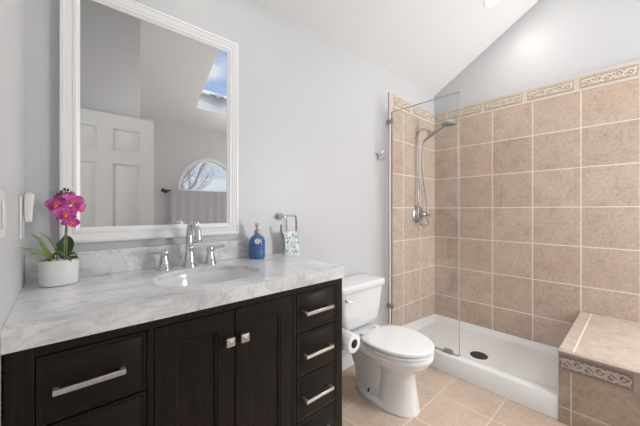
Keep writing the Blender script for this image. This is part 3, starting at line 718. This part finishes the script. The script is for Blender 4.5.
def strip(pts, wid, side, fold=.15, thick=.0008, nw=6):
    """a leaf along pts with half widths wid, spread along the vector side, folded along its midrib"""
    bm = newbm(); P = [Vector(p) for p in pts]; rows_ = []
    for top in (1, -1):
        g = []
        for i, p in enumerate(P):
            t = (P[min(i + 1, len(P) - 1)] - P[max(i - 1, 0)]).normalized(); s = Vector(side[i] if isinstance(side, list) else side); s = (s - t * s.dot(t)).normalized(); nn = s.cross(t)
            g.append([bm.verts.new(p + s * wid[i] * q + nn * (fold * wid[i] * q * q + top * thick)) for q in [2 * k / nw - 1 for k in range(nw + 1)]])
        rows_.append(g)
    for g in rows_:
        for a, b in zip(g, g[1:]):
            for k in range(nw): bm.faces.new((a[k], a[k + 1], b[k + 1], b[k]))
    A, B = rows_
    for i in range(len(P) - 1):
        for k in (0, nw): bm.faces.new((A[i][k], A[i + 1][k], B[i + 1][k], B[i][k]))
    for i in (0, len(P) - 1):
        for k in range(nw): bm.faces.new((A[i][k], A[i][k + 1], B[i][k + 1], B[i][k]))
    return bm
def leafw(n, w, p=.8, tip=.05): return [max(w * tip, w * math.sin(PI * (i / (n - 1)) ** p)) for i in range(n)]
Zs = CZ + .085
LP = smooth([(.110, -.100, Zs), (.104, -.094, Zs + .04), (.100, -.090, Zs + .075), (.104, -.092, Zs + .098)], 5)
obj('broad_leaf', strip(smooth([(.106, -.100, Zs), (.108, -.085, Zs + .035), (.112, -.075, Zs + .066), (.108, -.072, Zs + .086)], 5), leafw(16, .026, .8), (1, -.35, 0), .25), M_LEAF, po)
obj('broad_leaf', strip(smooth([(.100, -.115, Zs), (.115, -.118, Zs + .02), (.134, -.120, Zs + .022), (.142, -.122, Zs + .006)], 5), leafw(16, .011, .9), (0, 1, .3), .2), M_LEAF, po)
obj('broad_leaf', strip(smooth([(.085, -.120, Zs), (.075, -.130, Zs + .022), (.094, -.148, Zs + .030), (.116, -.150, Zs + .010), (.124, -.150, Zs - .004)], 5), leafw(21, .0065, .9), (.2, .6, .8), .2), M_LEAF, po)
for P3, w_ in (([(.080, -.110, Zs), (.056, -.130, Zs + .045), (.040, -.145, Zs + .080), (.024, -.160, Zs + .100)], .0080),
               ([(.078, -.116, Zs), (.056, -.165, Zs + .030), (.032, -.235, Zs + .052), (.012, -.325, Zs + .072)], .0075),
               ([(.086, -.100, Zs), (.078, -.095, Zs + .050), (.060, -.092, Zs + .082), (.040, -.090, Zs + .098)], .0018),
               ([(.088, -.100, Zs), (.084, -.098, Zs + .045), (.074, -.095, Zs + .075), (.066, -.094, Zs + .086)], .0018)):
    obj('grass_blade', strip(smooth(P3, 5), leafw(16, w_, .7), (.1, .5, .9), .2), M_BLADE, po)
bm = newbm(); tube(bm, smooth([(.104, -.104, Zs - .01), (.106, -.100, Zs + .06), (.110, -.098, Zs + .12), (.112, -.102, Zs + .19), (.110, -.112, Zs + .232), (.106, -.118, Zs + .25)]), .0024, 8); obj('stem', bm, M_STEM, po)
bm = newbm(); tube(bm, smooth([(.110, -.108, Zs - .01), (.112, -.104, Zs + .06), (.113, -.100, Zs + .12)]), .0018, 8); obj('stem', bm, M_STEM, po)
bm = newbm(); lathe(bm, (.1065, -.1005, Zs + .062), [(.0045, -.004), (.0055, 0), (.0045, .004)], 12); obj('stem_clip', bm, M_STEM, po)
def flower(c, face, size, roll):
    c = Vector(c); f = Vector(face).normalized(); u = f.cross(Vector((0, 0, 1))).normalized(); w = u.cross(f)
    R_ = Matrix((u, f, w)).transposed() @ Matrix.Rotation(roll, 3, 'Y')
    bm = newbm()
    def petal(ang, ln, wd, cup, back):
        pts = []; wid = []
        for i in range(9):
            q = i / 8; r_ = ln * q
            pts.append(c + R_ @ Vector((r_ * math.sin(ang), back + cup * (q ** 2), r_ * math.cos(ang))))
            wid.append(max(.0008, wd * math.sin(PI * (.06 + .90 * q)) ** .75))
        s = R_ @ Vector((math.cos(ang), 0, -math.sin(ang)))
        b_ = strip(pts, wid, s, .22, .0004, 6); join(bm, b_)
    for a in (0, 2.15, -2.15): petal(a, size * 1.0, size * .36, size * -.10, -.002)
    for a in (1.32, -1.32): petal(a, size * 1.02, size * .56, size * .10, .001)
    fl = obj('flower', bm, M_PETAL, po, angle=60)
    bm = newbm()
    join(bm, strip([c + R_ @ Vector((0, .002 + .010 * q * (size / .03), -.011 * q * (size / .03))) for q in (0, .4, .8, 1.2)], [.003, .006, .005, .001], R_ @ Vector((1, 0, 0)), -.6, .0006, 6))
    ball(bm, c + R_ @ Vector((0, .005, .001)), .0042, 2)
    for sg in (-1, 1): ball(bm, c + R_ @ Vector((sg * .006, .004, -.002)), .0036, 2)
    obj('lip', bm, M_LIP, fl)
flower((.085, -.140, 1.206), (-.55, -1, .05), .032, .25)
flower((.127, -.138, 1.218), (.20, -1, .10), .031, -.15)
flower((.108, -.158, 1.174), (-.15, -1, -.05), .032, .1)
flower((.144, -.126, 1.192), (.75, -.8, .0), .028, .2)
flower((.121, -.146, 1.142), (.25, -1, -.30), .026, -.3)
flower((.103, -.120, 1.232), (.0, -.9, .5), .022, .5)
for p, r_ in (((.098, -.120, 1.249), .0050), ((.106, -.120, 1.258), .0045), ((.115, -.118, 1.256), .0042), ((.124, -.116, 1.247), .0045), ((.088, -.122, 1.240), .0045)):
    bm = newbm(); ball(bm, p, r_, 2, (1, .9, 1.25)); tube(bm, [p, (.109, -.114, 1.238)], .0011, 6); obj('bud', bm, M_BUD, po)

# ------------------------------------------------------------------ soap dispenser
SX, SY = .894, -.080
sd = thing('soap_dispenser', 'blue dimpled glass soap bottle with metal pump, on the counter right of the faucet', 'soap dispenser', (SX, SY, CZ))
bm = newbm(); prof = [(.036, 0), (.0395, .003), (.0405, .008), (.0405, .095), (.0385, .108), (.031, .119), (.020, .127), (.015, .131), (.015, .138)]
lathe(bm, (SX, SY, CZ + .0005), prof, 40)
for j in range(8):
    for i in range(20):
        a = 2 * PI * (i + .5 * (j % 2)) / 20; ball(bm, (SX + .0398 * math.cos(a), SY + .0398 * math.sin(a), CZ + .013 + .0115 * j), .0048, 1)
obj('bottle', bm, M_BLUE, sd, angle=70)
bm = newbm(); lathe(bm, (SX, SY, CZ + .136), [(.0165, 0), (.0165, .016), (.013, .019), (.006, .021), (.006, .040), (.011, .042), (.011, .052), (.008, .056)], 24)
tube(bm, [(SX, SY, CZ + .184), (SX - .020, SY - .022, CZ + .184), (SX - .026, SY - .029, CZ + .178)], [.0065, .0055, .005], 10); obj('pump', bm, M_PUMP, sd)
dv = Vector((.0986 - SX, -1.478 - SY, 0)).normalized(); u_ = Vector((-dv.y, dv.x, 0)); LC = Vector((SX, SY, CZ + .096))
bm = newbm(); lathe(bm, LC + dv * .0415, [(.0145, 0), (.0145, .0030), (.013, .0036)], 28, dv); lab = obj('label', bm, M_LABEL, sd); lab['label'] = 'round white label'
bm = newbm()
for a in range(6): ball(bm, LC + dv * .0452 + u_ * (.0042 * math.cos(a * PI / 3)) + Vector((0, 0, .0042 * math.sin(a * PI / 3))), .0020, 1, (1, 1, 1))
ball(bm, LC + dv * .0452, .0022, 1); obj('gold_flower_mark', bm, M_GOLD, lab)

# ------------------------------------------------------------------ towel ring and towel
tr = thing('towel_ring', 'chrome open towel ring on the grey wall at the end of the counter', 'towel ring', (1.10, 0, 1.10))
bm = newbm()
loft(bm, [[(1.090 + a * s * .85, y, 1.148 + b * s) for a, b in ((-1, -1), (1, -1), (1, 1), (-1, 1))] for s, y in ((.021, -.001), (.021, -.004), (.010, -.035), (.0065, -.060), (.0065, -.067))])
obj('wall_post', bm, M_CHROME, tr, bevel=.0015, angle=20)
bm = newbm()
tube(bm, smooth([(1.090, -.060, 1.152), (1.155, -.060, 1.152), (1.170, -.060, 1.146), (1.175, -.060, 1.13), (1.177, -.060, 1.08), (1.177, -.060, 1.052), (1.170, -.060, 1.043), (1.12, -.060, 1.043), (1.075, -.060, 1.043), (1.066, -.060, 1.052), (1.064, -.060, 1.075), (1.064, -.060, 1.100)], 5), .0058, 10)
obj('ring', bm, M_STEEL, tr)
bm = newbm()
nx, nz = 30, 26
def towel_pt(i, k, front, off):
    q = i / nx; s = k / nz
    xa, xb = 1.072 + .013 * min(1, s * 3), 1.172 + .026 * s ** .7
    x = xa + (xb - xa) * q
    z = 1.050 - (.142 if front else .120) * s
    y = -.0605 + (-(.010 + .009 * s) if front else (.010 + .006 * s)) + .0055 * math.sin(q * 2 * PI * 2.2 + .6 + s * .9) * (.35 + .65 * s)
    return Vector((x, y + off, z))
def cloth(front):
    for sgn, offs in ((1, .0018), (-1, -.0018)):
        pass
rows_t = []
path = [(k, True) for k in range(nz, -1, -1)] + [(k, False) for k in range(0, nz + 1)]
grid = {}
for li, off in enumerate((-.0015, .0015)):
    for r_, (k, fr_) in enumerate(path):
        for i in range(nx + 1):
            o_ = off if fr_ else -off
            p = towel_pt(i, k, fr_, o_)
            if k == 0: p.z += .006 + (.0015 if li == 0 else -.0015); p.y = -.0605 + (-.004 if fr_ else .004) + .0055 * math.sin(i / nx * 2 * PI * 2.2 + .6) * .35
            grid[li, r_, i] = bm.verts.new(p)
nr = len(path)
for li in (0, 1):
    for r_ in range(nr - 1):
        for i in range(nx): bm.faces.new((grid[li, r_, i], grid[li, r_, i + 1], grid[li, r_ + 1, i + 1], grid[li, r_ + 1, i]))
for r_ in range(nr - 1):
    for i in (0, nx): bm.faces.new((grid[0, r_, i], grid[0, r_ + 1, i], grid[1, r_ + 1, i], grid[1, r_, i]))
for i in range(nx):
    for r_ in (0, nr - 1): bm.faces.new((grid[0, r_, i], grid[0, r_, i + 1], grid[1, r_, i + 1], grid[1, r_, i]))
tag(obj('hand_towel', bm, M_TOWEL, angle=60), 'small white hand towel with teal leaf print hanging in the towel ring', 'towel')

# ------------------------------------------------------------------ wall devices on the left wall
ol = thing('wall_outlet', 'white outlet plate on the left wall beside the orchid', 'outlet', (0, -.165, 1.09))
obj('cover_plate', bx(.0005, .006, -.205, -.130, 1.095, 1.228), M_PLAST, ol, bevel=.002)
for z in (1.118, 1.150): obj('socket', bx(.007, .009, -.184, -.150, z - .013, z + .013), M_PLAST, ol, bevel=.004)
af = thing('plug_in_freshener', 'white plug-in air freshener in the left wall outlet beside the orchid flowers', 'air freshener', (.02, -.15, 1.145))
bm = newbm(); loft(bm, [ring(.0105, .0265, -.172, -.128, 1.147, .004), ring(.0095, .0275, -.176, -.124, 1.17, .005), ring(.0095, .0305, -.180, -.120, 1.215, .005), ring(.0095, .0325, -.180, -.120, 1.236, .005)])
obj('body', bm, M_PLAST, af)
obj('vent_cap', bx(.013, .029, -.172, -.128, 1.2365, 1.241), M_PLAST, af, bevel=.002)
ls = thing('light_switch', 'white light switch plate on the left wall at the photo edge', 'switch', (0, -.56, 1.12))
obj('cover_plate', bx(.0005, .006, -.625, -.545, 1.125, 1.225), M_PLAST, ls, bevel=.002)
obj('rocker', bx(.006, .010, -.602, -.568, 1.145, 1.205), M_PLAST, ls, bevel=.002)

# ------------------------------------------------------------------ toilet paper and holder
ph = thing('paper_holder', 'chrome toilet paper holder on the side of the dark vanity', 'paper holder', (VXR, -.46, .558))
RXc, RZc = 1.132, .558
bm = newbm(); lathe(bm, (VXR, -.450, RZc), [(.024, -.002), (.022, .006), (.010, .010), (.009, RXc - VXR)], 20, (1, 0, 0)); obj('post', bm, M_CHROME, ph)
bm = newbm(); tube(bm, [(RXc, -.446, RZc), (RXc, -.472, RZc)], .008, 14); obj('arm', bm, M_CHROME, ph)
bm = newbm(); tube(bm, [(RXc, -.472, RZc), (RXc, -.578, RZc)], .0105, 16); obj('roller', bm, M_BLACK, ph)  # black colour stands in for the shade inside the paper core
rl = thing('toilet_paper_roll', 'white toilet paper roll on the chrome holder beside the toilet', 'toilet paper', (RXc, -.52, RZc - .045))
bm = newbm()
RO, RI, ry0, ry1 = .044, .021, -.573, -.473; nn_ = 48
def circ(r_, y): return [(RXc + r_ * math.cos(2 * PI * i / nn_), y, RZc - .0086 + r_ * math.sin(2 * PI * i / nn_)) for i in range(nn_)]
loft(bm, [circ(RI, ry0), circ(RO - .002, ry0), circ(RO, ry0 + .002), circ(RO, ry1 - .002), circ(RO - .002, ry1), circ(RI, ry1)], closed=True)
obj('paper', bm, M_PAPER, rl, angle=50)
bm = newbm(); loft(bm, [circ(RI, ry0 - .0005), circ(RI, ry1 + .0005), circ(RI - .0012, ry1 + .0005), circ(RI - .0012, ry0 - .0005)], closed=True); obj('cardboard_core', bm, M_CARD, rl)

# ------------------------------------------------------------------ ceiling downlights
def downlight(x, y, label):
    z = ceil_z(y); sgn = -1 if y > RY else 1
    nv = Vector((0, -SL, -1)).normalized() if y > RY else Vector((0, SL, -1)).normalized()
    t = thing('downlight', label, 'ceiling light', (x, y, z), 'recessed ceiling lights')
    c = Vector((x, y, z))
    bm = newbm(); lathe(bm, c, [(.092, -.001), (.092, .003), (.084, .007), (.070, .004), (.066, -.001)], 40, nv); obj('trim_ring', bm, M_TRIM, t)
    bm = newbm(); lathe(bm, c, [(.067, -.001), (.066, .0025), (.03, .0035)], 40, nv); obj('lens', bm, M_LAMP, t)
    a_ = area('downlight_lamp', c + nv * .012, nv, .13, .13, DOWN_POWER, shape='DISK', color=(1, .965, .92)); WLOC[a_.name] = c + nv * .012
    a_.parent = t; a_.location = nv * .012
downlight(2.585, -.735, 'round recessed ceiling light above the shower, on the slope over the mirror wall')
downlight(.72, -.42, 'added round recessed ceiling light, an unseen fill over the vanity countertop')  # unseen lamp added for more light from above on the counter
downlight(2.70, -2.30, 'added round recessed ceiling light, an unseen fill on the far slope right of the skylight')  # another unseen lamp, added to brighten the room

# ------------------------------------------------------------------ curtain on its rod at the far window
cr = thing('curtain_rod', 'dark curtain rod with ball ends under the arched window top', 'curtain rod', (1.74, -2.82, 1.455))
bm = newbm(); tube(bm, [(1.135, -2.82, 1.455), (2.345, -2.82, 1.455)], .010, 12); obj('rod', bm, M_ROD, cr)
for x, sg in ((1.135, -1), (2.345, 1)):
    bm = newbm(); lathe(bm, (x, -2.82, 1.455), [(.012, 0), (.016, .004), (.010, .008)], 14, (sg, 0, 0)); ball(bm, (x + sg * .028, -2.82, 1.455), .027, 2); obj('finial', bm, M_ROD, cr)
    bm = newbm(); tube(bm, [(x - sg * .025, D + .001, 1.445), (x - sg * .025, -2.82, 1.455)], .007, 10); lathe(bm, (x - sg * .025, D, 1.445), [(.022, .0005), (.020, .006)], 18, (0, 1, 0)); obj('bracket', bm, M_ROD, cr)
bm = newbm(); n = 150; top = []
def cur(i, z, o):
    q = i / n; x = 1.195 + 1.085 * q
    amp = .0015 + .003 * (1.45 - z)
    return (x, -2.82 + amp * math.sin(q * 2 * PI * 9 + .7 * math.sin(q * 9)) + o, z)
zsr = [1.462, 1.445, 1.40, 1.2, 1.0, .75, .45, .12]
G = [[[bm.verts.new(cur(i, z, o + (0 if z < 1.44 else (.013 if o > 0 else -.013)))) for i in range(n + 1)] for z in zsr] for o in (-.002, .002)]
for g in G:
    for a, b in zip(g, g[1:]):
        for i in range(n): bm.faces.new((a[i], a[i + 1], b[i + 1], b[i]))
for i in range(n): bm.faces.new((G[0][0][i], G[0][0][i + 1], G[1][0][i + 1], G[1][0][i]))
tag(obj('curtain', bm, M_CURT, angle=70), 'plain pale grey curtain hanging from the rod across the lower window', 'curtain')

# ------------------------------------------------------------------ outside the arched window
struct('ground', bx(-14, 18, -40, -3.2, -1.0, -.9), M_SNOW)
def house(x, y):
    h = thing('house', 'pale house with a grey roof seen through the arched window', 'house', (x, y, -.9))
    bm = bx(x - 3.2, x + 4, y - 5, y, -.9, 3.0); obj('wall', bm, M_SIDING, h)
    bm = slab2d([(x - 3.7, 2.9), (x + 4.5, 2.9), (x + .4, 5.4)], [], 5.8, XZ(y + .5)); obj('roof', bm, M_ROOF, h)
    for wx in (x - 2.2, x - .2, x + 2.0):
        f = obj('window', bx(wx - .5, wx + .5, y, y + .06, 1.0, 2.3), M_TRIM, h); obj('pane', bx(wx - .42, wx + .42, y + .06, y + .07, 1.08, 2.22), M_DARKWIN, f)
house(5.2, -14)
def tree(x, y, s, label):
    rnd = random.Random(int(x * 100)); bm = newbm()
    t = thing('bare_tree', label, 'tree', (x, y, -.9), 'bare trees outside the window')
    def br(p, d, ln, r_, k):
        p = Vector(p); q = [p]
        for i in range(4):
            d = (d + Vector((rnd.uniform(-.15, .15), rnd.uniform(-.15, .15), .05))).normalized(); q.append(q[-1] + d * ln / 4)
        tube(bm, q, [r_, r_ * .85, r_ * .72, r_ * .6, r_ * .5], 6, cap=False)
        if k:
            for j in range(4): 
                a = rnd.uniform(0, 2 * PI); dd = (d + Vector((math.cos(a) * .75, math.sin(a) * .75, .1))).normalized()
                br(q[2 + (j % 3)], dd, ln * .66, r_ * .5, k - 1)
    br((x, y, -.95), Vector((0, 0, 1)), 2.4 * s, .11 * s, 4)
    obj('trunk', bm, M_BARK, t)
tree(2.6, -8.5, 1.0, 'bare grey tree nearest the arched window, left of the pale house')
tree(1.0, -10.5, 1.1, 'bare grey tree farther from the arched window, leftmost of the two')
